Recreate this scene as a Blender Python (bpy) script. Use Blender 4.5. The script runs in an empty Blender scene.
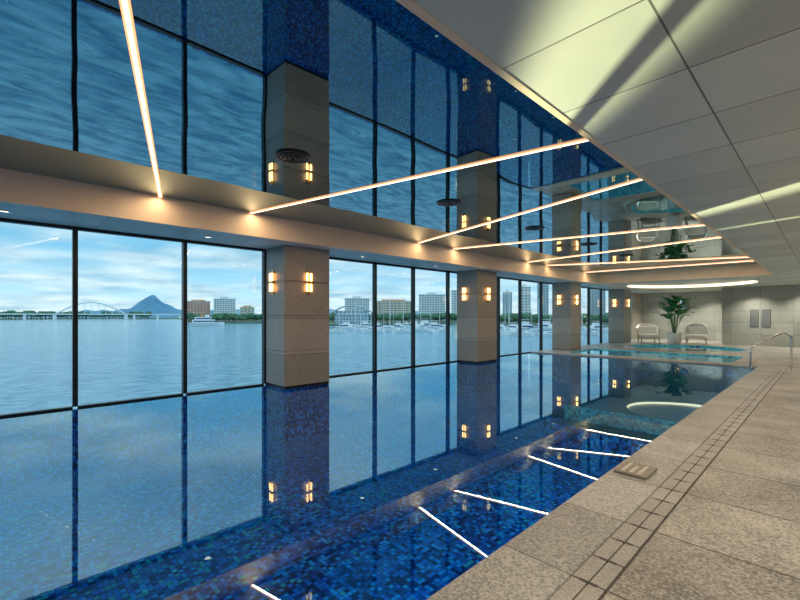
import bpy, math, random
from mathutils import Vector, Matrix
random.seed(7)
S=bpy.context.scene
D2R=math.pi/180
# ---------------------------------------------------------------- materials
def newmat(name):
    m=bpy.data.materials.new(name); m.use_nodes=True
    nt=m.node_tree
    return m,nt,nt.nodes,nt.links,nt.nodes['Principled BSDF']
def pmat(name,col,rough=.5,metal=0,emis=None,es=0,noise=0,nscale=20,spec=.5):
    m,nt,N,L,b=newmat(name)
    b.inputs['Roughness'].default_value=rough; b.inputs['Metallic'].default_value=metal
    b.inputs['Specular IOR Level'].default_value=spec
    if emis:
        b.inputs['Emission Color'].default_value=(*emis,1); b.inputs['Emission Strength'].default_value=es
    g=N.new('ShaderNodeNewGeometry'); n=N.new('ShaderNodeTexNoise'); n.inputs['Scale'].default_value=nscale; n.inputs['Detail'].default_value=4
    L.new(g.outputs['Position'],n.inputs['Vector'])
    r=N.new('ShaderNodeValToRGB')
    r.color_ramp.elements[0].position=.3; r.color_ramp.elements[1].position=.7
    k=noise
    r.color_ramp.elements[0].color=(*[c*(1-k) for c in col],1); r.color_ramp.elements[1].color=(*[min(1,c*(1+k)) for c in col],1)
    L.new(n.outputs['Fac'],r.inputs['Fac']); L.new(r.outputs['Color'],b.inputs['Base Color'])
    return m
def math_n(N,L,op,a,b=None,c=None):
    n=N.new('ShaderNodeMath'); n.operation=op
    for i,v in enumerate((a,b,c)):
        if v is None: continue
        if isinstance(v,(int,float)): n.inputs[i].default_value=v
        else: L.new(v,n.inputs[i])
    return n.outputs[0]
def stone(name,c1,c2,rough=.45,w=.9,h=.9,axes='XY',mortar=.006,joint=(.05,.05,.05),sc=90,off=(0,0),shift=0.0):
    m,nt,N,L,b=newmat(name)
    b.inputs['Roughness'].default_value=rough
    g=N.new('ShaderNodeNewGeometry'); sp=N.new('ShaderNodeSeparateXYZ'); L.new(g.outputs['Position'],sp.inputs[0])
    cb=N.new('ShaderNodeCombineXYZ')
    ax=math_n(N,L,'ADD',sp.outputs[axes[0]],off[0]); ay=math_n(N,L,'ADD',sp.outputs[axes[1]],off[1])
    L.new(ax,cb.inputs[0]); L.new(ay,cb.inputs[1])
    br=N.new('ShaderNodeTexBrick'); br.offset=shift; br.inputs['Scale'].default_value=1
    br.inputs['Brick Width'].default_value=w; br.inputs['Row Height'].default_value=h
    br.inputs['Mortar Size'].default_value=mortar; br.inputs['Mortar Smooth'].default_value=.1
    br.inputs['Color1'].default_value=(.82,.82,.82,1); br.inputs['Color2'].default_value=(1.05,1.05,1.05,1)
    br.inputs['Mortar'].default_value=(*joint,1)
    L.new(cb.outputs[0],br.inputs['Vector'])
    n=N.new('ShaderNodeTexNoise'); n.inputs['Scale'].default_value=sc; n.inputs['Detail'].default_value=3
    L.new(g.outputs['Position'],n.inputs['Vector'])
    n2=N.new('ShaderNodeTexNoise'); n2.inputs['Scale'].default_value=1.7; n2.inputs['Detail'].default_value=4
    L.new(g.outputs['Position'],n2.inputs['Vector'])
    f=math_n(N,L,'ADD',math_n(N,L,'MULTIPLY',n.outputs['Fac'],.7),math_n(N,L,'MULTIPLY',n2.outputs['Fac'],.3))
    r=N.new('ShaderNodeValToRGB'); r.color_ramp.elements[0].position=.38; r.color_ramp.elements[1].position=.62
    r.color_ramp.elements[0].color=(*c1,1); r.color_ramp.elements[1].color=(*c2,1)
    L.new(f,r.inputs['Fac'])
    mx=N.new('ShaderNodeMix'); mx.data_type='RGBA'; mx.blend_type='MULTIPLY'; mx.inputs['Factor'].default_value=1
    L.new(r.outputs['Color'],mx.inputs[6]); L.new(br.outputs['Color'],mx.inputs[7])
    L.new(mx.outputs[2],b.inputs['Base Color'])
    bp=N.new('ShaderNodeBump'); bp.inputs['Strength'].default_value=.25; bp.inputs['Distance'].default_value=.004
    L.new(n.outputs['Fac'],bp.inputs['Height']); L.new(bp.outputs[0],b.inputs['Normal'])
    return m
def mosaic(name,size,cols,rough=.35,tilt=.1,es=.2):
    m,nt,N,L,b=newmat(name); b.inputs['Roughness'].default_value=rough
    g=N.new('ShaderNodeNewGeometry')
    ad=N.new('ShaderNodeVectorMath'); ad.operation='ADD'; ad.inputs[1].default_value=(.013,.017,.02); L.new(g.outputs['Position'],ad.inputs[0])
    sc=N.new('ShaderNodeVectorMath'); sc.operation='SCALE'; sc.inputs['Scale'].default_value=1/size; L.new(ad.outputs[0],sc.inputs[0])
    fl=N.new('ShaderNodeVectorMath'); fl.operation='FLOOR'; L.new(sc.outputs[0],fl.inputs[0])
    fr=N.new('ShaderNodeVectorMath'); fr.operation='FRACTION'; L.new(sc.outputs[0],fr.inputs[0])
    wn=N.new('ShaderNodeTexWhiteNoise'); wn.noise_dimensions='3D'; L.new(fl.outputs[0],wn.inputs['Vector'])
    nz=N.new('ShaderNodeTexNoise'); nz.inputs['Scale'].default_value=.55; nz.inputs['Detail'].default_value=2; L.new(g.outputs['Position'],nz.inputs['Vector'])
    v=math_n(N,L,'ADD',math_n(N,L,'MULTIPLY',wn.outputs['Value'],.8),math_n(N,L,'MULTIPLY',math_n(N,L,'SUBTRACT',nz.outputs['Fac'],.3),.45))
    r=N.new('ShaderNodeValToRGB'); r.color_ramp.interpolation='CONSTANT'
    els=r.color_ramp.elements
    for i,(p,c) in enumerate(cols):
        e=els[i] if i<2 else els.new(p)
        e.position=p; e.color=(*c,1)
    L.new(v,r.inputs['Fac'])
    sp=N.new('ShaderNodeSeparateXYZ'); L.new(fr.outputs[0],sp.inputs[0])
    gx=math_n(N,L,'LESS_THAN',sp.outputs[0],.1); gy=math_n(N,L,'LESS_THAN',sp.outputs[1],.1); gz=math_n(N,L,'LESS_THAN',sp.outputs[2],.1)
    gg=math_n(N,L,'MAXIMUM',math_n(N,L,'MAXIMUM',gx,gy),gz)
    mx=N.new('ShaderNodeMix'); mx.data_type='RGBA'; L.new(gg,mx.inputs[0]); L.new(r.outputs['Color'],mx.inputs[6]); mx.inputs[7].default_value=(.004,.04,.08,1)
    L.new(mx.outputs[2],b.inputs['Base Color']); L.new(mx.outputs[2],b.inputs['Emission Color']); b.inputs['Emission Strength'].default_value=es  # tile colour also emits: light painted into tiles that are no lamp
    nm=N.new('ShaderNodeVectorMath'); nm.operation='SUBTRACT'; L.new(wn.outputs['Color'],nm.inputs[0]); nm.inputs[1].default_value=(.5,.5,.5)
    ns=N.new('ShaderNodeVectorMath'); ns.operation='SCALE'; ns.inputs['Scale'].default_value=tilt; L.new(nm.outputs[0],ns.inputs[0])
    na=N.new('ShaderNodeVectorMath'); na.operation='ADD'; L.new(g.outputs['Normal'],na.inputs[0]); L.new(ns.outputs[0],na.inputs[1])
    nn=N.new('ShaderNodeVectorMath'); nn.operation='NORMALIZE'; L.new(na.outputs[0],nn.inputs[0]); L.new(nn.outputs[0],b.inputs['Normal'])
    return m
def waterlike(name,tint,ior,bump=0.0,bscale=1.2,dist=.02,gloss=(1,1,1)):
    m,nt,N,L,b=newmat(name); N.remove(b); out=N['Material Output']
    t=N.new('ShaderNodeBsdfTransparent'); t.inputs[0].default_value=(*tint,1)
    gl=N.new('ShaderNodeBsdfGlossy'); gl.inputs['Roughness'].default_value=0; gl.inputs['Color'].default_value=(*gloss,1)
    f=N.new('ShaderNodeFresnel'); f.inputs['IOR'].default_value=ior
    mx=N.new('ShaderNodeMixShader'); L.new(f.outputs[0],mx.inputs[0]); L.new(t.outputs[0],mx.inputs[1]); L.new(gl.outputs[0],mx.inputs[2])
    L.new(mx.outputs[0],out.inputs[0])
    if bump:
        g=N.new('ShaderNodeNewGeometry'); n=N.new('ShaderNodeTexNoise'); n.inputs['Scale'].default_value=bscale; n.inputs['Detail'].default_value=1
        L.new(g.outputs['Position'],n.inputs['Vector'])
        bp=N.new('ShaderNodeBump'); bp.inputs['Strength'].default_value=bump; bp.inputs['Distance'].default_value=dist
        L.new(n.outputs['Fac'],bp.inputs['Height']); L.new(bp.outputs[0],gl.inputs['Normal'])
    return m
def emit(name,col,s):
    m,nt,N,L,b=newmat(name); b.inputs['Base Color'].default_value=(*col,1)
    b.inputs['Emission Color'].default_value=(*col,1); b.inputs['Emission Strength'].default_value=s
    return m

M={}
M['deck']=stone('deck_granite',(.16,.16,.15),(.52,.50,.46),.42,w=.9,h=.9,off=(.85,.3),sc=60,mortar=.008,joint=(.18,.18,.18))
M['coping']=stone('coping_granite',(.20,.215,.21),(.56,.57,.55),.35,w=5,h=.9,off=(3,.3),sc=60,mortar=.006,joint=(.3,.3,.3))
M['drain']=stone('drain_cover_stone',(.28,.28,.27),(.50,.49,.46),.4,w=5,h=.3,off=(3,0),sc=70,mortar=.008,joint=(.12,.12,.12))
M['slot']=pmat('dark_slot',(.05,.05,.05),.6)
blue=[(0,(.001,.02,.12)),(.22,(.002,.09,.42)),(.36,(.003,.18,.72)),(.5,(.001,.05,.26)),(.62,(.006,.36,.85)),(.72,(.002,.16,.5)),(.84,(.01,.42,.5)),(.94,(.04,.7,.8))]
M['mosaic']=mosaic('pool_mosaic_blue_selfglow',.05,blue,es=.14)  # slight self-glow put into the tiles to brighten the pool
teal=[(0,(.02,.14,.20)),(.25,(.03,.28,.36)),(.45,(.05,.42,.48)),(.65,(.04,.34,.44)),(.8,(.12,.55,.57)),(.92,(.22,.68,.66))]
M['mosaic_t']=mosaic('pool_mosaic_teal_selfglow',.05,teal,es=.28)  # stronger self-glow put into the teal tiles so they read lighter
M['water']=waterlike('pool_water',(.78,.94,1),2.25,.05,.8,.02,(.66,.92,1))
M['glass']=waterlike('window_glass',(.90,.975,.985),1.28)
M['mull']=pmat('mullion_dark',(.02,.03,.035),.35,.5)
M['col']=stone('column_stone',(.34,.32,.285),(.42,.395,.345),.4,w=5,h=.78,axes='XZ',off=(0,.06),sc=14,mortar=.006,joint=(.3,.3,.3))
M['wallst']=stone('wall_stone',(.34,.37,.35),(.43,.45,.42),.4,w=1.2,h=.6,axes='XZ',sc=10,mortar=.008,joint=(.5,.5,.5))
M['wallsy']=stone('wall_stone_side',(.42,.39,.33),(.5,.46,.4),.5,w=1.2,h=.6,axes='YZ',sc=10,mortar=.008,joint=(.5,.5,.5))
M['panel']=stone('ceiling_panel',(.62,.69,.64),(.68,.74,.68),.38,w=.8,h=.8,off=(.595,.2),sc=2,mortar=.006,joint=(.2,.2,.2))
M['soff']=stone('soffit_panel',(.70,.71,.66),(.76,.76,.71),.5,w=.65,h=1.2,off=(.03,0),sc=2,mortar=.006,joint=(.4,.4,.4))
M['fascia']=pmat('fascia_cream',(.88,.70,.50),.4,noise=.03,nscale=2)
M['white']=pmat('white_gloss',(.8,.8,.78),.35,noise=.02)
M['steel']=pmat('polished_steel',(.8,.82,.84),.12,1,noise=.02)
M['brass']=pmat('brushed_brass',(.55,.38,.2),.25,1,noise=.05)
M['black']=pmat('black_metal',(.02,.02,.022),.35,.3)
M['glow']=emit('lamp_glass_glow',(1,.48,.15),7)
M['led']=emit('led_diffuser',(1,.72,.5),3.2)
M['ledo']=emit('led_edge_glow',(1,.40,.18),1.4)
M['ring']=emit('cove_glow',(1,.80,.52),2.0)
M['down']=emit('downlight_glow',(1,.8,.55),3)
M['leaf']=pmat('leaf_green',(.03,.2,.07),.35,noise=.5,nscale=6)
M['stem']=pmat('stem_green',(.08,.2,.07),.5,noise=.3)
M['soil']=pmat('soil',(.04,.025,.015),.9,noise=.4)
M['wood']=pmat('oak_wood',(.3,.18,.09),.45,noise=.3,nscale=9)
M['cush']=pmat('cushion_fabric',(.85,.84,.8),.8,noise=.04,nscale=60)
M['mirror']=pmat('mirror_glass',(.85,.85,.8),.05,1,noise=.01)
M['grey']=pmat('grey_panel',(.2,.23,.24),.3,.2,noise=.05)
M['plaq']=pmat('plaque_stone',(.28,.26,.22),.5,noise=.15,nscale=40)
M['conc']=pmat('concrete',(.3,.3,.3),.7,noise=.1,nscale=2)
# mirror ceiling
m,nt,N,L,b=newmat('black_mirror_ceiling')
b.inputs['Metallic'].default_value=1; b.inputs['Roughness'].default_value=.008; b.inputs['Base Color'].default_value=(.25,.40,.47,1)
g=N.new('ShaderNodeNewGeometry'); n=N.new('ShaderNodeTexNoise'); n.inputs['Scale'].default_value=.7; n.inputs['Detail'].default_value=1
L.new(g.outputs['Position'],n.inputs['Vector']); bp=N.new('ShaderNodeBump'); bp.inputs['Strength'].default_value=.3; bp.inputs['Distance'].default_value=.025
L.new(n.outputs['Fac'],bp.inputs['Height']); L.new(bp.outputs[0],b.inputs['Normal'])
M['mceil']=m
# bay
m,nt,N,L,b=newmat('bay_water')
b.inputs['Roughness'].default_value=.12; b.inputs['IOR'].default_value=1.33; 
g=N.new('ShaderNodeNewGeometry')
mp=N.new('ShaderNodeMapping'); mp.inputs['Scale'].default_value=(1,.35,1); mp.inputs['Rotation'].default_value=(0,0,.3); L.new(g.outputs['Position'],mp.inputs[0])
n=N.new('ShaderNodeTexNoise'); n.inputs['Scale'].default_value=1.1; n.inputs['Detail'].default_value=5; n.inputs['Roughness'].default_value=.6; n.inputs['Distortion'].default_value=.6
L.new(mp.outputs[0],n.inputs['Vector'])
r=N.new('ShaderNodeValToRGB'); r.color_ramp.elements[0].position=.38; r.color_ramp.elements[1].position=.62
r.color_ramp.elements[0].color=(.06,.24,.38,1); r.color_ramp.elements[1].color=(.28,.54,.66,1)
L.new(n.outputs['Fac'],r.inputs[0]); L.new(r.outputs[0],b.inputs['Base Color'])
bp=N.new('ShaderNodeBump'); bp.inputs['Strength'].default_value=1; bp.inputs['Distance'].default_value=.5
L.new(n.outputs['Fac'],bp.inputs['Height']); L.new(bp.outputs[0],b.inputs['Normal'])
M['bay']=m
def facade(name,c1,c2,w,h):
    m,nt,N,L,b=newmat(name); b.inputs['Roughness'].default_value=.4
    tc=N.new('ShaderNodeTexCoord'); sp=N.new('ShaderNodeSeparateXYZ'); L.new(tc.outputs['Object'],sp.inputs[0])
    cb=N.new('ShaderNodeCombineXYZ'); L.new(math_n(N,L,'ADD',sp.outputs[0],sp.outputs[1]),cb.inputs[0]); L.new(sp.outputs[2],cb.inputs[1])
    br=N.new('ShaderNodeTexBrick'); br.offset=0; br.inputs['Scale'].default_value=1; br.inputs['Brick Width'].default_value=w; br.inputs['Row Height'].default_value=h
    br.inputs['Mortar Size'].default_value=h*.22; br.inputs['Color1'].default_value=(*c2,1); br.inputs['Color2'].default_value=(*[x*.7 for x in c2],1); br.inputs['Mortar'].default_value=(*c1,1)
    L.new(cb.outputs[0],br.inputs['Vector']); L.new(br.outputs[0],b.inputs['Base Color'])
    return m
M['f_white']=facade('facade_white',(.8,.84,.84),(.28,.4,.48),4,3.4)
M['f_red']=facade('facade_red',(.65,.25,.16),(.6,.6,.58),5,4)
M['f_grey']=facade('facade_grey',(.5,.6,.66),(.2,.32,.42),3,3.2)
M['f_beige']=facade('facade_beige',(.8,.68,.5),(.3,.38,.44),6,3.6)
M['roof']=pmat('roof_light',(.75,.8,.8),.4,noise=.05)
M['land']=pmat('shore_land',(.12,.2,.14),.9,noise=.5,nscale=.03)
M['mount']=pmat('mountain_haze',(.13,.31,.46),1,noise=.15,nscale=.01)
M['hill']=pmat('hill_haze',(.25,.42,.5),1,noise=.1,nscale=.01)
M['tree']=pmat('tree_foliage',(.08,.2,.11),.9,noise=.5,nscale=.15)
M['hull']=pmat('boat_hull_white',(.88,.9,.9),.3,noise=.02)
M['navy']=pmat('boat_navy',(.03,.08,.2),.3,noise=.05)
M['orange']=pmat('awning_orange',(.8,.3,.08),.6,noise=.1)

# ---------------------------------------------------------------- mesh builder
class MB:
    def __init__(s): s.v=[];s.f=[];s.m=[];s.mats=[];s.sm=[]
    def mi(s,k):
        if k not in s.mats: s.mats.append(k)
        return s.mats.index(k)
    def add(s,vs,fs,k,smooth=False):
        o=len(s.v); s.v+= [tuple(v) for v in vs]; i=s.mi(k)
        for f in fs: s.f.append([o+a for a in f]); s.m.append(i); s.sm.append(smooth)
    def box(s,x0,x1,y0,y1,z0,z1,k):
        x0,x1=min(x0,x1),max(x0,x1)
        vs=[(x0,y0,z0),(x1,y0,z0),(x1,y1,z0),(x0,y1,z0),(x0,y0,z1),(x1,y0,z1),(x1,y1,z1),(x0,y1,z1)]
        s.add(vs,[(0,3,2,1),(4,5,6,7),(0,1,5,4),(1,2,6,5),(2,3,7,6),(3,0,4,7)],k)
    def bbox(s,x0,x1,y0,y1,z0,z1,k,bv=.01):
        import bmesh
        bm=bmesh.new(); bmesh.ops.create_cube(bm,size=1)
        bmesh.ops.transform(bm,matrix=Matrix.Translation(((x0+x1)/2,(y0+y1)/2,(z0+z1)/2))@Matrix.Diagonal((x1-x0,y1-y0,z1-z0,1)),verts=bm.verts)
        bmesh.ops.bevel(bm,geom=bm.edges[:],offset=bv,segments=2,affect='EDGES',profile=.5)
        bm.verts.index_update()
        s.add([v.co[:] for v in bm.verts],[[v.index for v in f.verts] for f in bm.faces],k); bm.free()
    def cyl(s,p0,p1,r0,r1,k,n=16,caps=True):
        p0=Vector(p0);p1=Vector(p1);d=(p1-p0).normalized()
        a=d.orthogonal().normalized();b=d.cross(a)
        vs=[];fs=[]
        for p,r in((p0,r0),(p1,r1)):
            for i in range(n):
                t=2*math.pi*i/n; vs.append(p+a*r*math.cos(t)+b*r*math.sin(t))
        for i in range(n): fs.append((i,(i+1)%n,n+(i+1)%n,n+i))
        s.add(vs,fs,k,True)
        if caps: s.add(vs,[tuple(range(n))[::-1],tuple(range(n,2*n))],k)
    def lathe(s,prof,k,n=48,c=(0,0,0)):
        vs=[];fs=[]
        for r,z in prof:
            for i in range(n):
                t=2*math.pi*i/n; vs.append((c[0]+r*math.cos(t),c[1]+r*math.sin(t),c[2]+z))
        for j in range(len(prof)-1):
            for i in range(n): fs.append((j*n+i,j*n+(i+1)%n,(j+1)*n+(i+1)%n,(j+1)*n+i))
        s.add(vs,fs,k,True)
    def tube(s,pts,r,k,n=12):
        P=[Vector(p) for p in pts]; vs=[];fs=[]; up=None
        for i,p in enumerate(P):
            d=(P[min(i+1,len(P)-1)]-P[max(i-1,0)]).normalized()
            if up is None: a=d.orthogonal().normalized()
            else: a=(up-d*up.dot(d)).normalized()
            up=a; b=d.cross(a); rr=r[i] if isinstance(r,list) else r
            for j in range(n):
                t=2*math.pi*j/n; vs.append(p+a*rr*math.cos(t)+b*rr*math.sin(t))
        for i in range(len(P)-1):
            for j in range(n): fs.append((i*n+j,i*n+(j+1)%n,(i+1)*n+(j+1)%n,(i+1)*n+j))
        fs.append(tuple(range(n))[::-1]); fs.append(tuple(range((len(P)-1)*n,len(P)*n)))
        s.add(vs,fs,k,True)
    def holed(s,x0,x1,y0,y1,z,cx,cy,R,k,n=64):
        ring=[(cx+R*math.cos(2*math.pi*i/n),cy+R*math.sin(2*math.pi*i/n)) for i in range(n)]
        def sq(p):
            dx,dy=p[0]-cx,p[1]-cy; t=1e9
            if dx>1e-9:t=min(t,(x1-cx)/dx)
            if dx<-1e-9:t=min(t,(x0-cx)/dx)
            if dy>1e-9:t=min(t,(y1-cy)/dy)
            if dy<-1e-9:t=min(t,(y0-cy)/dy)
            return (cx+dx*t,cy+dy*t)
        out=[sq(p) for p in ring]
        s.add([(*p,z) for p in ring]+[(*p,z) for p in out],[(i,n+i,n+(i+1)%n,(i+1)%n) for i in range(n)],k)
        for c in ((x0,y0),(x1,y0),(x1,y1),(x0,y1)):
            for i in range(n):
                a=out[i];d=out[(i+1)%n]
                if abs(a[0]-d[0])>1e-6 and abs(a[1]-d[1])>1e-6 and min(abs(a[0]-c[0]),abs(d[0]-c[0]))<1e-6 and min(abs(a[1]-c[1]),abs(d[1]-c[1]))<1e-6:
                    s.add([(*a,z),(*c,z),(*d,z)],[(0,1,2)],k)
    def done(s,name,loc=(0,0,0),rz=0,local=False):
        me=bpy.data.meshes.new(name)
        vs=s.v if local else [(v[0]-loc[0],v[1]-loc[1],v[2]-loc[2]) for v in s.v]
        me.from_pydata(vs,[],s.f); 
        for k in s.mats: me.materials.append(M[k])
        for p,i,sm in zip(me.polygons,s.m,s.sm): p.material_index=i; p.use_smooth=sm
        me.update()
        o=bpy.data.objects.new(name,me); o.location=loc; o.rotation_euler=(0,0,rz); S.collection.objects.link(o); return o
def inst(o,name,loc,rz=0,sc=1):
    c=bpy.data.objects.new(name,o.data); c.location=loc; c.rotation_euler=(0,0,rz); c.scale=(sc,sc,sc); S.collection.objects.link(c); return c

XW=-8.84; XE=-1.48; YN=-4.0; YP=16.2; ZS=3.05; ZC=3.48; XR=2.6; XF=-7.53; XC=-1.38; YC=20.2; ZD=.04
JX,JY,JR=-4.7,23.0,2.2
# ---------------------------------------------------------------- floor
b=MB()
b.box(-.85,XR,YN,27.5,-.3,ZD,'deck')
b.box(XW,-.85,YP,16.9,-.3,ZD,'coping')
b.box(XW,-7.6,16.9,19.8,-.3,ZD,'deck'); b.box(-2.2,-.85,16.9,19.8,-.3,ZD,'deck')
b.holed(XW,-.85,19.8,31,ZD,JX,JY,JR+.3,'deck')
b.done('floor')
b=MB(); b.bbox(XE+.1,-1.05,YN,YP,-.3,ZD,'coping',.012); b.bbox(XE-.02,XE+.12,YN,YP,-.0,ZD,'coping',.012); b.done('pool_coping')
b=MB()
b.box(-1.05,-.85,YN,YP,-.3,ZD-.012,'slot')
b.box(-1.04,-.955,YN,YP,-.2,ZD,'drain'); b.box(-.945,-.86,YN,YP,-.2,ZD,'drain')
y=YN+.4
while y<YP-.4:
    b.box(-1.0,-.90,y-.012,y+.012,ZD-.01,ZD+.001,'slot'); y+=.3
b.done('drain_channel_cover')
# ---------------------------------------------------------------- pool basin
b=MB(); zb=-1.1
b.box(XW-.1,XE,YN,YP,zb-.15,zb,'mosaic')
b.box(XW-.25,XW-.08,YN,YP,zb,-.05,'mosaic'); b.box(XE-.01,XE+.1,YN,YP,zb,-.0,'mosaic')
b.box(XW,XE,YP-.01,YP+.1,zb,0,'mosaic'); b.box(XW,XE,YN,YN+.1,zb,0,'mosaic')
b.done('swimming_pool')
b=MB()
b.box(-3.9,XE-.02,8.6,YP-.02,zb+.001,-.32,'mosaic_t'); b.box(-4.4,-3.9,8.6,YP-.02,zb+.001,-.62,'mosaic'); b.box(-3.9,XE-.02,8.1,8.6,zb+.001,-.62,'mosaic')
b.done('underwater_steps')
b=MB(); b.add([(XW-.05,YN+.1,0),(XE-.012,YN+.1,0),(XE-.012,YP-.012,0),(XW-.05,YP-.012,0)],[(0,1,2,3)],'water'); b.done('pool_water')
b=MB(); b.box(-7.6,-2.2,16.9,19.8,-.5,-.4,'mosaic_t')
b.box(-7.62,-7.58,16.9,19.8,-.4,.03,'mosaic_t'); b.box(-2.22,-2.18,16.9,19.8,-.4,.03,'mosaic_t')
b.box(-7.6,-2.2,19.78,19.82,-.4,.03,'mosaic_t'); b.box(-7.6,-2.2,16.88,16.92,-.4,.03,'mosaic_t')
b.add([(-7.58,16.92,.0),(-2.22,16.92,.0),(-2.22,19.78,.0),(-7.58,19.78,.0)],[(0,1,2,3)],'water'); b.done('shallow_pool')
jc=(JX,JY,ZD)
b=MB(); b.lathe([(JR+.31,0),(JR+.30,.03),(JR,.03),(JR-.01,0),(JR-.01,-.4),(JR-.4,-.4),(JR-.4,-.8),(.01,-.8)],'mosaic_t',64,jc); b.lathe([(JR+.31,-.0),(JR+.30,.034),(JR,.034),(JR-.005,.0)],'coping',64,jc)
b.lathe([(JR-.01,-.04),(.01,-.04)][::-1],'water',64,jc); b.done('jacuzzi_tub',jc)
# ---------------------------------------------------------------- walls
b=MB(); b.box(XR,XR+.2,YN-.2,27.7,-.3,3.7,'wallsy'); b.done('wall_right')
b=MB(); b.box(XW-.25,XR,YN-.3,YN-.05,ZD,3.7,'wallst'); b.done('wall_near')
b=MB(); b.box(-3.96,XR,27.5,27.7,ZD,3.7,'wallst'); b.box(-3.96,-3.76,27.7,31,ZD,3.7,'wallsy'); b.done('wall_far')
b=MB(); b.box(XW-.25,-3.96,31,31.2,ZD,3.7,'wallst'); b.done('wall_recess')
b=MB(); b.box(XW-.25,XW+.06,29.2,31,ZD,ZS,'wallsy'); b.done('wall_left')
# ---------------------------------------------------------------- ceiling
b=MB()
b.box(XC,XR,YN-.1,YC,ZS,3.7,'panel'); b.box(XC-.05,XC,YN,YC,ZS-.004,3.7,'fascia')
b.done('ceiling')
b=MB(); b.box(XF+.01,XC-.05,YN,YC,ZC,3.7,'mceil'); b.done('ceiling_mirror_panel')
b=MB(); b.box(XW-.25,XF,YN,YC,ZS,3.7,'soff'); b.done('ceiling_soffit')
b=MB(); b.box(XF,XF+.02,YN,YC,ZS-.004,ZC,'fascia'); b.box(XF+.02,XC-.05,YC-.02,YC,ZS-.004,ZC,'fascia'); b.done('trim_1')
cx,cy,R=-4.7,23.6,2.55
b=MB()
b.box(XW-.25,XR,YC,31,ZS+.14,3.7,'panel')
b.holed(XW-.25,XR,YC,31,ZS,cx,cy,R,'panel')
b.done('ceiling_far')
b=MB(); b.lathe([(R,ZS),(R,ZS+.12)],'ring',64,(cx,cy,0)); b.lathe([(R,ZS+.12),(.01,ZS+.12)],'white',64,(cx,cy,0)); b.done('round_cove_light',(cx,cy,ZS+.1))
# ---------------------------------------------------------------- windows
mys=[-4,-2.5,-.8,.92,2.63,4.3,5.9,7.56,9.1,10.76,12.3,13.8,15.4,17.2,18.9,20.6,22.4,24.1,25.9,27.6,29.2]
for i in range(len(mys)-1):
    a,c=mys[i],mys[i+1]; b=MB()
    b.box(XW-.07,XW+.05,a-.035,a+.035,.03,ZS,'mull')
    b.box(XW-.06,XW+.04,a+.035,c-.035,ZS-.05,ZS,'mull'); b.box(XW-.06,XW+.04,a+.035,c-.035,-.04,.03,'mull')
    b.add([(XW-.01,a+.035,.03),(XW-.01,c-.035,.03),(XW-.01,c-.035,ZS-.05),(XW-.01,a+.035,ZS-.05)],[(0,1,2,3)],'glass')
    b.done('window_%d'%(i+1),(XW,(a+c)/2,1.5))
# ---------------------------------------------------------------- columns + sconces
def sconce(loc,rz):
    b=MB()
    b.bbox(-.04,.04,-.02,0,-.27,.27,'brass',.004)
    b.bbox(-.08,.08,-.07,-.02,-.03,.03,'brass',.006)
    for x in(-.048,.048):
        b.cyl((x,-.05,.03),(x,-.05,.2),.02,.02,'glow',14); b.cyl((x,-.05,-.2),(x,-.05,-.03),.02,.02,'glow',14)
        b.cyl((x,-.05,.2),(x,-.05,.215),.027,.027,'brass',14); b.cyl((x,-.05,-.215),(x,-.05,-.2),.027,.027,'brass',14)
    return b.done('wall_sconce',loc,rz,True)
cols=[4.3,11.15,18.1,25.0]
for yc in cols:
    b=MB(); x0,x1,y0,y1=XW+.06,-7.93,yc,yc+1.12
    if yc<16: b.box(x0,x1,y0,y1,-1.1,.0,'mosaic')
    b.box(x0+.01,x1-.01,y0+.01,y1-.01,.0 if yc<16 else ZD,.07,'black')
    z=.06
    for hh in(.74,.75,.75,.75):
        b.bbox(x0,x1,y0,y1,z+.003,z+hh-.003,'col',.008); b.box(x0+.02,x1-.02,y0+.02,y1-.02,z-.01,z+hh,'col'); z+=hh
    b.done('stone_column',((x0+x1)/2,(y0+y1)/2,0))
    sconce(((x0+x1)/2-.08,y0,2.28),0)
    sconce((x1,(y0+y1)/2,2.28),math.pi/2)
# ---------------------------------------------------------------- LED lines
def led(p,q):
    p=Vector((*p,ZC));q=Vector((*q,ZC)); d=(q-p).normalized(); L_=(q-p).length
    ang=math.atan2(d.y,d.x); b=MB()
    b.box(0,L_,-.030,.030,-.014,0,'ledo'); b.box(0.005,L_-.005,-.013,.013,-.020,-.014,'led')
    o=b.done('led_strip_light',p,ang,True)
    l=bpy.data.lights.new('led_tape','AREA'); l.shape='RECTANGLE'; l.size=L_*.98; l.size_y=.026; l.energy=40; l.color=(1,.72,.43)
    lo=bpy.data.objects.new('led_tape',l); lo.location=(L_/2,0,-.03); lo.parent=o; S.collection.objects.link(lo)
for p,q in [((-7.5,1.87),(-1.45,.1)),((-7.5,3.38),(-1.45,4.7)),((-7.5,7.93),(-1.45,6.4)),((-7.5,9.38),(-1.45,10.8)),((-7.5,13.6),(-1.45,12.6)),((-7.5,15.0),(-1.45,17.8)),((-7.5,18.6),(-1.45,18.9)),((-7.5,-1.8),(-1.45,-2.6))]:
    led(p,q)
for y in(-.4,2.55,5.5,8.45,11.4,14.35):
    b=MB()
    for k in range(4):
        r=.21-.05*k; b.lathe([(r,0),(r,-.012-.006*k),(r-.032,-.018-.006*k),(r-.036,-.004)],'black',40)
    b.lathe([(.21,0),(.01,-.001)],'black',40)
    b.done('ceiling_air_diffuser',(-4.5,y,ZC),0,True)
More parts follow.
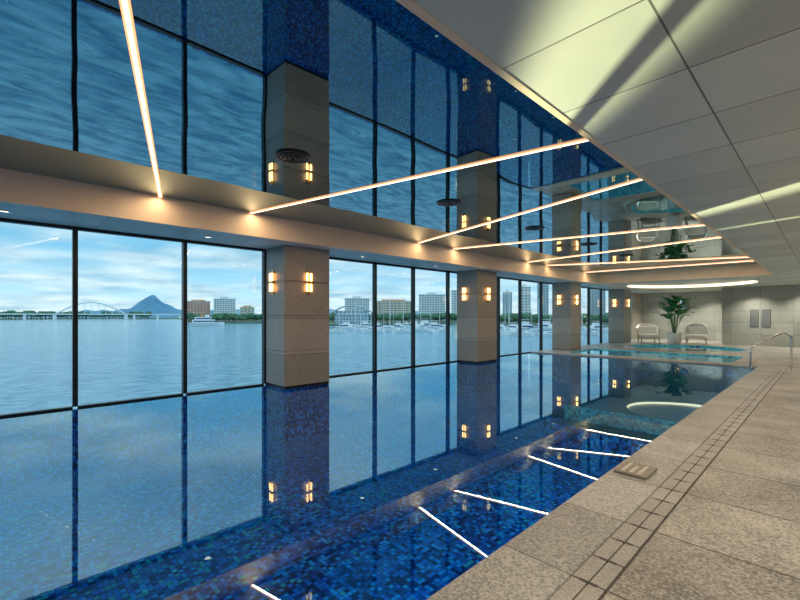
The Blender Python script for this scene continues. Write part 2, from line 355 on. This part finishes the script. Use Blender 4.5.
def downlight(x,y,z,en,size=75*D2R,col=(1,.80,.58)):
    b=MB(); b.lathe([(.085,0),(.085,-.012),(.06,-.012),(.055,-.002)],'steel',28); b.lathe([(.055,-.003),(.005,-.003)],'down',28)
    o=b.done('recessed_downlight',(x,y,z),0,True)
    if en:
        l=bpy.data.lights.new('downlight_bulb','SPOT'); l.energy=en; l.color=col; l.spot_size=size; l.spot_blend=.8; l.shadow_soft_size=.05
        lo=bpy.data.objects.new('downlight_bulb',l); lo.location=(0,0,-.02); lo.parent=o; S.collection.objects.link(lo)
for y in(.05,2.85,6.6,9.4,14.0,17.0): downlight(-8.2,y,ZS,25)
for y in(1.0,3.8,6.6,9.4,12.2,15,18): downlight(.7,y,ZS,190,size=125*D2R,col=(1,.84,.64))  # added row out of view, warm fill for the deck
for x,y in((-2,21.5),(0,24),(-2.6,26.7),(-.8,26.7),(-7.9,27),(-5.5,29.6),(-7.2,29.8),(-4.8,30)): downlight(x,y,ZS,230,size=120*D2R,col=(1,.9,.72))  # added lamps, fill light for the far lounge area
def lin(name,loc,sx,sy,en,col):
    l=bpy.data.lights.new(name,'AREA'); l.shape='RECTANGLE'; l.size=sx; l.size_y=sy; l.energy=en; l.color=col
    o=bpy.data.objects.new(name,l); o.location=loc; S.collection.objects.link(o); return o
lin('added_pool_fill_light',(XE-.08,2.1,-.08),.06,11.4,45,(.45,.8,1))  # added area lamp under the coping to brighten the pool, no real fixture
lin('added_pool_fill_light',(XE-.08,12.3,-.08),.06,7.2,40,(.5,.85,1))  # second added fill lamp, over the steps
lin('added_pool_fill_light',(-4.9,16.98,-.06),5,.06,40,(.6,.9,1))  # added fill lamp for the shallow pool
# ---------------------------------------------------------------- handrail
b=MB()
y=15.9
pts=[(-1.62,y,-.6),(-1.62,y,.45)]
for i in range(9):
    t=i/8*math.pi/2*.8; pts.append((-1.62+.35*(1-math.cos(t)),y,.45+.35*math.sin(t)))
pts+= [(-1.0,y,1.02),(-.9,y,1.06)]
for i in range(1,9):
    t=i/8*math.pi/2; pts.append((-.9+.16*math.sin(t),y,.90+.16*math.cos(t)))
pts.append((-.74,y,ZD))
b.tube(pts,.026,'steel'); b.lathe([(.05,ZD),(.05,ZD+.015),(.022,ZD+.02)],'steel',24,(-.74,y,0))
b.done('pool_handrail',(-1.1,y,0))
b=MB(); b.bbox(-.14,.14,-.18,.18,0,.028,'plaq',.006)
for k in range(3): 
    for j in range(5-k%2): b.box(-.09+.07*k,-.06+.07*k,-.13+.055*j,-.10+.055*j,.028,.030,'white')
b.done('pool_depth_sign',(-1.31,4.45,ZD),.0,True)
# ---------------------------------------------------------------- far lounge
def chair(loc,rz):
    b=MB()
    b.bbox(-.42,.42,-.42,.38,.26,.44,'cush',.05)
    n=14; vs=[];fs=[]
    for k,(r) in enumerate((.50,.42)):
        for i in range(n+1):
            t=math.pi*(i/n)
            hgt=.62+.33*math.sin(t)**.7
            for z in(.22,hgt): vs.append((r*math.cos(t),r*math.sin(t)*.95-.02+(.06 if z>.3 else 0),z))
    W=2*(n+1)
    for i in range(n):
        a=2*i
        fs+=[(a,a+2,a+3,a+1),(W+a,W+a+1,W+a+3,W+a+2),(a+1,a+3,W+a+3,W+a+1),(a,W+a,W+a+2,a+2)]
    fs+=[(0,1,W+1,W),(2*n,W+2*n,W+2*n+1,2*n+1)]
    b.add(vs,fs,'white',False)
    b.bbox(-.36,.36,.22,.36,.42,.8,'cush',.05)
    for x in(-.36,.36):
        b.cyl((x*1.1,-.38,0),(x,-.34,.27),.018,.026,'wood'); b.cyl((x*1.05,.36,0),(x*.9,.3,.27),.018,.026,'wood')
    o=b.done('lounge_chair',loc,rz,True); o.scale=(1.15,1.15,1.15); return o
chair((-7.1,26.3,ZD),.5); chair((-5.1,27.6,ZD),.15)
b=MB(); b.lathe([(.01,.46),(.26,.46),(.27,.44),(.26,.42),(.04,.40),(.03,.05),(.2,.02),(.2,0),(.01,0)],'white',32); b.done('side_table',(-6.2,27.2,ZD),0,True)
b=MB(); b.lathe([(.01,0),(.24,0),(.30,.1),(.36,.55),(.37,.62),(.33,.62),(.31,.55),(.01,.54)],'white',36); b.lathe([(.31,.57),(.01,.58)],'soil',24)
for i in range(24):
    a=i*2.4; h=.75+1.15*((i*7)%24)/24; sp=.2+.4*((i*5)%24)/24
    dx,dy=math.cos(a),math.sin(a); pts=[]
    for k in range(7):
        t=k/6; pts.append((dx*(.06+sp*t*t),dy*(.06+sp*t*t),.55+h*t))
    b.tube(pts,[.016-.008*k/6 for k in range(7)],'stem',8)
    p=Vector(pts[-1]); Ln=.66+.2*random.random(); wd=.26+.06*random.random(); side=Vector((-dy,dx,0)); vs=[];fs=[]
    for k in range(9):
        t=k/8; c=p+Vector((dx,dy,0))*(Ln*(.35*t+.3*t*t))+Vector((0,0,1))*(Ln*(.9*t-.7*t*t)*(.8 if h>1.6 else 1.1))
        w=wd*math.sin(math.pi*min(1,.06+t*.94))**.7
        vs+= [c-side*w+Vector((0,0,.05*w/wd)),c,c+side*w+Vector((0,0,.05*w/wd))]
    for k in range(8):
        q=3*k; fs+=[(q,q+1,q+4,q+3),(q+1,q+2,q+5,q+4)]
    b.add(vs,fs,'leaf',True)
b.done('potted_bird_of_paradise',(-5.7,25.65,ZD),0,True)
b=MB()
b.cyl((0,0,0),(0,-.03,0),.48,.48,'mirror',40); b.cyl((0,.0,0),(0,-.02,0),.53,.53,'brass',40); b.done('round_wall_mirror',(-6.6,30.99,2.2),0,True)
for x in(-2.65,-2.2):
    b=MB(); b.bbox(-.17,.17,-.03,0,-.45,.45,'steel',.006); b.bbox(-.15,.15,-.035,-.02,-.43,.43,'grey',.004); b.done('wall_service_panel',(x,27.5,1.45),0,True)
# ---------------------------------------------------------------- exterior
ZL=-8.0
b=MB(); b.box(XW-.2,XR,YN-.2,31,ZL-.3,-1.27,'conc'); b.done('building_podium')
b=MB(); b.add([(-7000,-7000,ZL),(7000,-7000,ZL),(7000,7000,ZL),(-7000,7000,ZL)],[(0,1,2,3)],'bay'); b.done('bay_water')
def pol(t,d,z=0): return (-d*math.sin(t*D2R),d*math.cos(t*D2R),z)
shore=[(112,1500),(98,1500),(90,1500),(80,1700),(74,1400),(72.5,640),(69,560),(64,560),(58,420),(53,385),(48,470),(40,480),(35,380),(30,360),(24,330),(14,300),(4,300)]
b=MB(); n=len(shore)
vs=[pol(t,d,ZL+1.6) for t,d in shore]+[pol(t,max(d+800,2300),ZL+1.6) for t,d in shore]+[pol(t,d,ZL-.5) for t,d in shore]
fs=[]
for i in range(n-1): fs+=[(i,i+1,n+i+1,n+i),(i,2*n+i,2*n+i+1,i+1)]
b.add(vs,fs,'land'); b.done('shore_land')
GL=ZL+1.55
def mount(name,t,d,prof,mat='mount'):
    b=MB(); vs=[];fs=[]; n=len(prof)
    for j,s in enumerate((0,1,0)):
        for i,(x,h) in enumerate(prof): vs.append((x,(j-1)*260,h*s))
    for j in range(2):
        for i in range(n-1): fs.append((j*n+i,j*n+i+1,(j+1)*n+i+1,(j+1)*n+i))
    b.add(vs,fs,mat); b.done(name,pol(t,d,ZL),t*D2R,True)
pr=[]
for i in range(81):
    x=-800+1600*i/80; h=128*math.exp(-(abs(x)/165)**1.35)+36*math.exp(-((x+40)/60)**2)+40*math.exp(-((x+380)/200)**2)+45*math.exp(-((x-360)/160)**2)+5*math.sin(i*1.3); pr.append((x,max(1,h)))
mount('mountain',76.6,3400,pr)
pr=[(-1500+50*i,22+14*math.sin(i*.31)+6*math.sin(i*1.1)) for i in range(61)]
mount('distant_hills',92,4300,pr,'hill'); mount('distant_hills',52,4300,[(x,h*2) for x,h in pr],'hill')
b=MB(); 
b.box(-520,420,-6,6,13,16,'hull')
for x in range(-500,421,60):
    if abs(x)>80: b.box(x-3,x+3,-4,4,-.5,13,'hull')
for s in(-5,5):
    b.tube([( -80+160*k/20,s,14+34*math.sin(math.pi*k/20)) for k in range(21)],1.8,'hull',8)
for k in range(1,10):
    x=-80+16*k; b.cyl((x,0,15),(x,0,14+34*math.sin(math.pi*k/10)),.5,.5,'hull',6)
b.box(-84,-76,-6,6,-.5,14,'hull'); b.box(76,84,-6,6,-.5,14,'hull')
b.done('arch_bridge',pol(82.6,1450,ZL),82.6*D2R,True)
def bld(name,t,d,w,top,mat,dep=18,kind=0):
    b=MB(); H=top-GL
    b.box(-w/2,w/2,0,dep,0,H,mat)
    b.box(-w/2-.5,w/2+.5,-.5,dep+.5,H,H+.8,'roof')
    if kind==0:
        b.box(-w*.2,w*.15,dep*.3,dep*.7,H+.8,H+4,'roof')
    if kind==1:
        b.box(-w/2-3,-w/2,-3,dep,0,H*.45,'f_white'); b.box(w/2,w/2+6,-2,dep,0,H*.3,'f_grey')
        b.box(-w*.3,w*.3,dep*.3,dep*.7,H+.8,H+3,'orange')
    b.box(-w*.3,w*.3,-2,0,3.4,4,'roof'); 
    b.done(name,pol(t,d,GL),t*D2R,True)
bld('apartment_building',71.9,777,36,26,'f_red',kind=1); bld('office_building',68.9,759,34,30,'f_white'); bld('office_building',66.2,740,22,16,'f_beige',kind=1)
bld('office_building',51.9,620,36,27,'f_white'); bld('hotel_building',46.9,640,62,24,'f_beige',kind=1); bld('hotel_building',41.6,640,40,34,'f_white'); bld('hotel_building',37.5,600,30,38,'f_white')
bld('apartment_tower',31.5,520,11,30,'f_grey',14); bld('apartment_tower',29.3,523,14,36,'f_white',14); bld('apartment_tower',27,520,13,44,'f_grey',14); bld('apartment_tower',24.3,520,24,30,'f_beige',14); bld('apartment_tower',20.6,540,18,38,'f_grey',14); bld('apartment_tower',17,500,20,30,'f_white',14)
b=MB(); b.box(-17,17,0,16,0,9,'f_grey'); n=16; vs=[];fs=[]
for i in range(n+1):
    x=-22+44*i/n; z=10+8*math.sin(math.pi*i/n)
    vs+=[(x,-4,z),(x,20,z),(x,-4,z+1),(x,20,z+1)]
for i in range(n):
    a=4*i; fs+=[(a,a+1,a+5,a+4),(a+2,a+6,a+7,a+3),(a,a+4,a+6,a+2),(a+1,a+3,a+7,a+5)]
b.add(vs,fs,'roof'); b.box(-16,16,1,15,9,13,'f_white'); b.done('ferry_terminal',pol(52.6,410,GL),52.6*D2R,True)
def trees(t0,t1,d,n,h,name='tree_line'):
    b=MB(); c=pol((t0+t1)/2,d,GL)
    for i in range(n):
        t=t0+(t1-t0)*(i+random.random()*.6)/n; dd=d*(1+.04*random.random()); r=h*(.6+.5*random.random())
        x,y,_=pol(t,dd); b.cyl((x,y,GL),(x,y,GL+r*.5),r*.09,r*.06,'wood',6)
        nn=8; vs=[];fs=[]
        for j in range(1,5):
            ph=math.pi*j/5
            for k in range(nn):
                a=2*math.pi*k/nn; rr=r*.62*math.sin(ph)*(.85+.3*random.random()); vs.append((x+rr*math.cos(a),y+rr*math.sin(a),GL+r*.85+r*.5*math.cos(ph)))
        for j in range(3):
            for k in range(nn): fs.append((j*nn+k,(j+1)*nn+k,(j+1)*nn+(k+1)%nn,j*nn+(k+1)%nn))
        fs.append(tuple(range(nn))); fs.append(tuple(range(3*nn,4*nn))[::-1])
        b.add(vs,fs,'tree',True)
    b.done(name,c)
trees(73,64,600,46,9); trees(56,36,520,80,9); trees(34,15,400,70,8); trees(98,77,1520,90,17)
def hull(b,L_,W,H,mat):
    n=10; vs=[];fs=[]
    for i in range(n+1):
        t=i/n; x=-L_/2+L_*t; w=W/2*(1-max(0,(t-.5)/.5)**2.2)*(.85+.15*min(1,t*4)); z=H*(1+.25*t*t)
        vs+=[(x,-w,z),(x,-w*.6,-.2),(x,w*.6,-.2),(x,w,z)]
    for i in range(n):
        a=4*i; fs+=[(a,a+1,a+5,a+4),(a+1,a+2,a+6,a+5),(a+2,a+3,a+7,a+6),(a+3,a,a+4,a+7)]
    fs.append((0,3,2,1)); b.add(vs,fs,mat)
b=MB(); hull(b,10,3,1.3,'hull'); b.bbox(-2.5,1.8,-.9,.9,1.3,2.0,'hull',.15); b.box(-2,1.2,-.92,.92,1.55,1.8,'navy'); b.cyl((.6,0,1.3),(.6,0,14),.13,.1,'hull',8); b.cyl((.6,0,2.6),(-3.8,0,2.7),.16,.14,'navy',8); b.cyl((.6,0,13.8),(4.9,0,1.6),.03,.03,'grey',5)
sb=b.done('sailboat',pol(47,330,ZL+.05),1.0,True)
b=MB(); hull(b,12,3.8,1.6,'hull'); b.bbox(-3.5,2.2,-1.4,1.4,1.6,3.1,'hull',.2); b.box(-3,2.25,-1.42,1.42,2.1,2.7,'navy'); b.bbox(-2.5,.6,-1.1,1.1,3.1,4.2,'hull',.15); b.box(-2.6,.9,-1.2,1.2,4.9,5.05,'hull')
for x in(-2.3,.5): b.cyl((x,-1,4.2),(x,-1,4.9),.05,.05,'hull',6); b.cyl((x,1,4.2),(x,1,4.9),.05,.05,'hull',6)
mb=b.done('motor_yacht',pol(45,340,ZL+.05),.3,True)
k=0
for t in [54.5,53.6,52.2,51.4,50.6,49.8,49,48.2,47.6,46.4,45.7,44.2,43.6,43,42.3,41.7,41,40.4,39.8,34.2,33.4,32.6,31.9,31.2,30.5,29.8,29.1,28.4,27.7,27,26.2,23.5,22.5,21.5,20.5]:
    d=(235 if t>38 else 205)+22*((k*7)%5); src,nm=(sb,'sailboat') if k%5 in(0,2,3) else (mb,'motor_yacht')
    inst(src,nm,pol(t,d,ZL+.05),(t+90*(k%2)+20*((k*3)%4))*D2R,1.1+.2*(k%3)); k+=1
for t0,t1,d in((54,41,342),(33.5,22,312)):
    b=MB(); P=[pol(t0+(t1-t0)*i/12,d+4) for i in range(13)]
    for i in range(12):
        a=Vector(P[i]);c=Vector(P[i+1]); nrm=(c-a).normalized().cross(Vector((0,0,1)))*1.3
        b.add([a-nrm+Vector((0,0,ZL+.6)),c-nrm+Vector((0,0,ZL+.6)),c+nrm+Vector((0,0,ZL+.6)),a+nrm+Vector((0,0,ZL+.6)),a-nrm+Vector((0,0,ZL-.2)),c-nrm+Vector((0,0,ZL-.2)),c+nrm+Vector((0,0,ZL-.2)),a+nrm+Vector((0,0,ZL-.2))],[(0,1,2,3),(0,4,5,1),(3,2,6,7)],'conc')
    for i in range(13): b.cyl((P[i][0],P[i][1],ZL-.5),(P[i][0],P[i][1],ZL+3),.25,.25,'hull',8)
    b.done('marina_pontoon',P[6])
b=MB(); hull(b,30,8,3,'hull'); b.bbox(-13,7,-3.4,3.4,3,6,'hull',.3); b.box(-12,7.05,-3.45,3.45,3.9,5,'navy'); b.bbox(-11,4,-3,3,6,8.6,'hull',.3); b.box(-10,4.05,-3.05,3.05,6.7,7.8,'navy'); b.bbox(-2,2,-1.6,1.6,8.6,10.6,'hull',.2); b.cyl((-5,0,8.6),(-5,0,12),1,.8,'orange',12)
b.done('ferry_boat',pol(70.9,440,ZL+.05),70.9*D2R,True)
# ---------------------------------------------------------------- sun glints thrown up off the bay onto the deck ceiling
def spot(name,loc,en,col,size,target,ang,blend=.5):
    l=bpy.data.lights.new(name,'SPOT'); l.energy=en; l.color=col; l.shadow_soft_size=size
    l.spot_size=ang*D2R; l.spot_blend=blend
    o=bpy.data.objects.new(name,l); o.location=loc; S.collection.objects.link(o)
    o.rotation_euler=(Vector(target)-Vector(loc)).to_track_quat('-Z','Y').to_euler()
spot('sun_glint_light',(-40,42,-7),8e5,(1,.9,.5),.15,(-.85,2.4,ZS),.7,.8)
spot('sun_glint_light',(-42,38,-7),8e5,(1,.9,.5),.15,(-.5,6.6,ZS),.7,.8)
spot('sun_glint_light',(-40,20,-7),6e5,(1,.9,.5),.15,(-.4,9.0,ZS),.6,.8)
# ---------------------------------------------------------------- world
w=bpy.data.worlds.new('sky'); S.world=w; w.use_nodes=True; N=w.node_tree.nodes; L=w.node_tree.links
bg=N['Background']; bg.inputs['Strength'].default_value=1.45
tc=N.new('ShaderNodeTexCoord'); sp=N.new('ShaderNodeSeparateXYZ'); L.new(tc.outputs['Generated'],sp.inputs[0])
z=math_n(N,L,'MAXIMUM',sp.outputs[2],0)
r=N.new('ShaderNodeValToRGB'); e=r.color_ramp.elements
e[0].position=0;e[0].color=(.58,.66,.67,1);e[1].position=.5;e[1].color=(.42,.68,.85,1)
x=e.new(.05);x.color=(.34,.56,.68,1); x=e.new(.14);x.color=(.12,.38,.58,1)
L.new(z,r.inputs[0])
zz=math_n(N,L,'ADD',z,.09)
cb=N.new('ShaderNodeCombineXYZ'); L.new(math_n(N,L,'DIVIDE',sp.outputs[0],zz),cb.inputs[0]); L.new(math_n(N,L,'DIVIDE',sp.outputs[1],zz),cb.inputs[1])
n=N.new('ShaderNodeTexNoise'); n.inputs['Scale'].default_value=.75; n.inputs['Detail'].default_value=7; n.inputs['Roughness'].default_value=.5; L.new(cb.outputs[0],n.inputs['Vector'])
cr=N.new('ShaderNodeValToRGB'); cr.color_ramp.elements[0].position=.38; cr.color_ramp.elements[1].position=.60; L.new(n.outputs['Fac'],cr.inputs[0])
n2=N.new('ShaderNodeTexNoise'); n2.inputs['Scale'].default_value=1.3; n2.inputs['Detail'].default_value=6; L.new(cb.outputs[0],n2.inputs['Vector'])
c2=N.new('ShaderNodeValToRGB'); c2.color_ramp.elements[0].position=.38; c2.color_ramp.elements[1].position=.62; c2.color_ramp.elements[0].color=(.25,.40,.50,1); c2.color_ramp.elements[1].color=(.60,.67,.68,1); L.new(n2.outputs['Fac'],c2.inputs[0])
mx=N.new('ShaderNodeMix'); mx.data_type='RGBA'; L.new(math_n(N,L,'MULTIPLY',cr.outputs[0],.85),mx.inputs[0]); L.new(r.outputs[0],mx.inputs[6]); L.new(c2.outputs[0],mx.inputs[7])
L.new(mx.outputs[2],bg.inputs[0])
# ---------------------------------------------------------------- camera
c=bpy.data.cameras.new('camera'); co=bpy.data.objects.new('camera',c); S.collection.objects.link(co)
co.location=(0,0,1.55); co.rotation_euler=(math.pi/2,0,46*D2R); c.lens=18.675; c.sensor_width=36; c.shift_y=.02; c.clip_start=.05; c.clip_end=12000
S.camera=co
S.view_settings.view_transform='Standard'
S.view_settings.exposure=.15
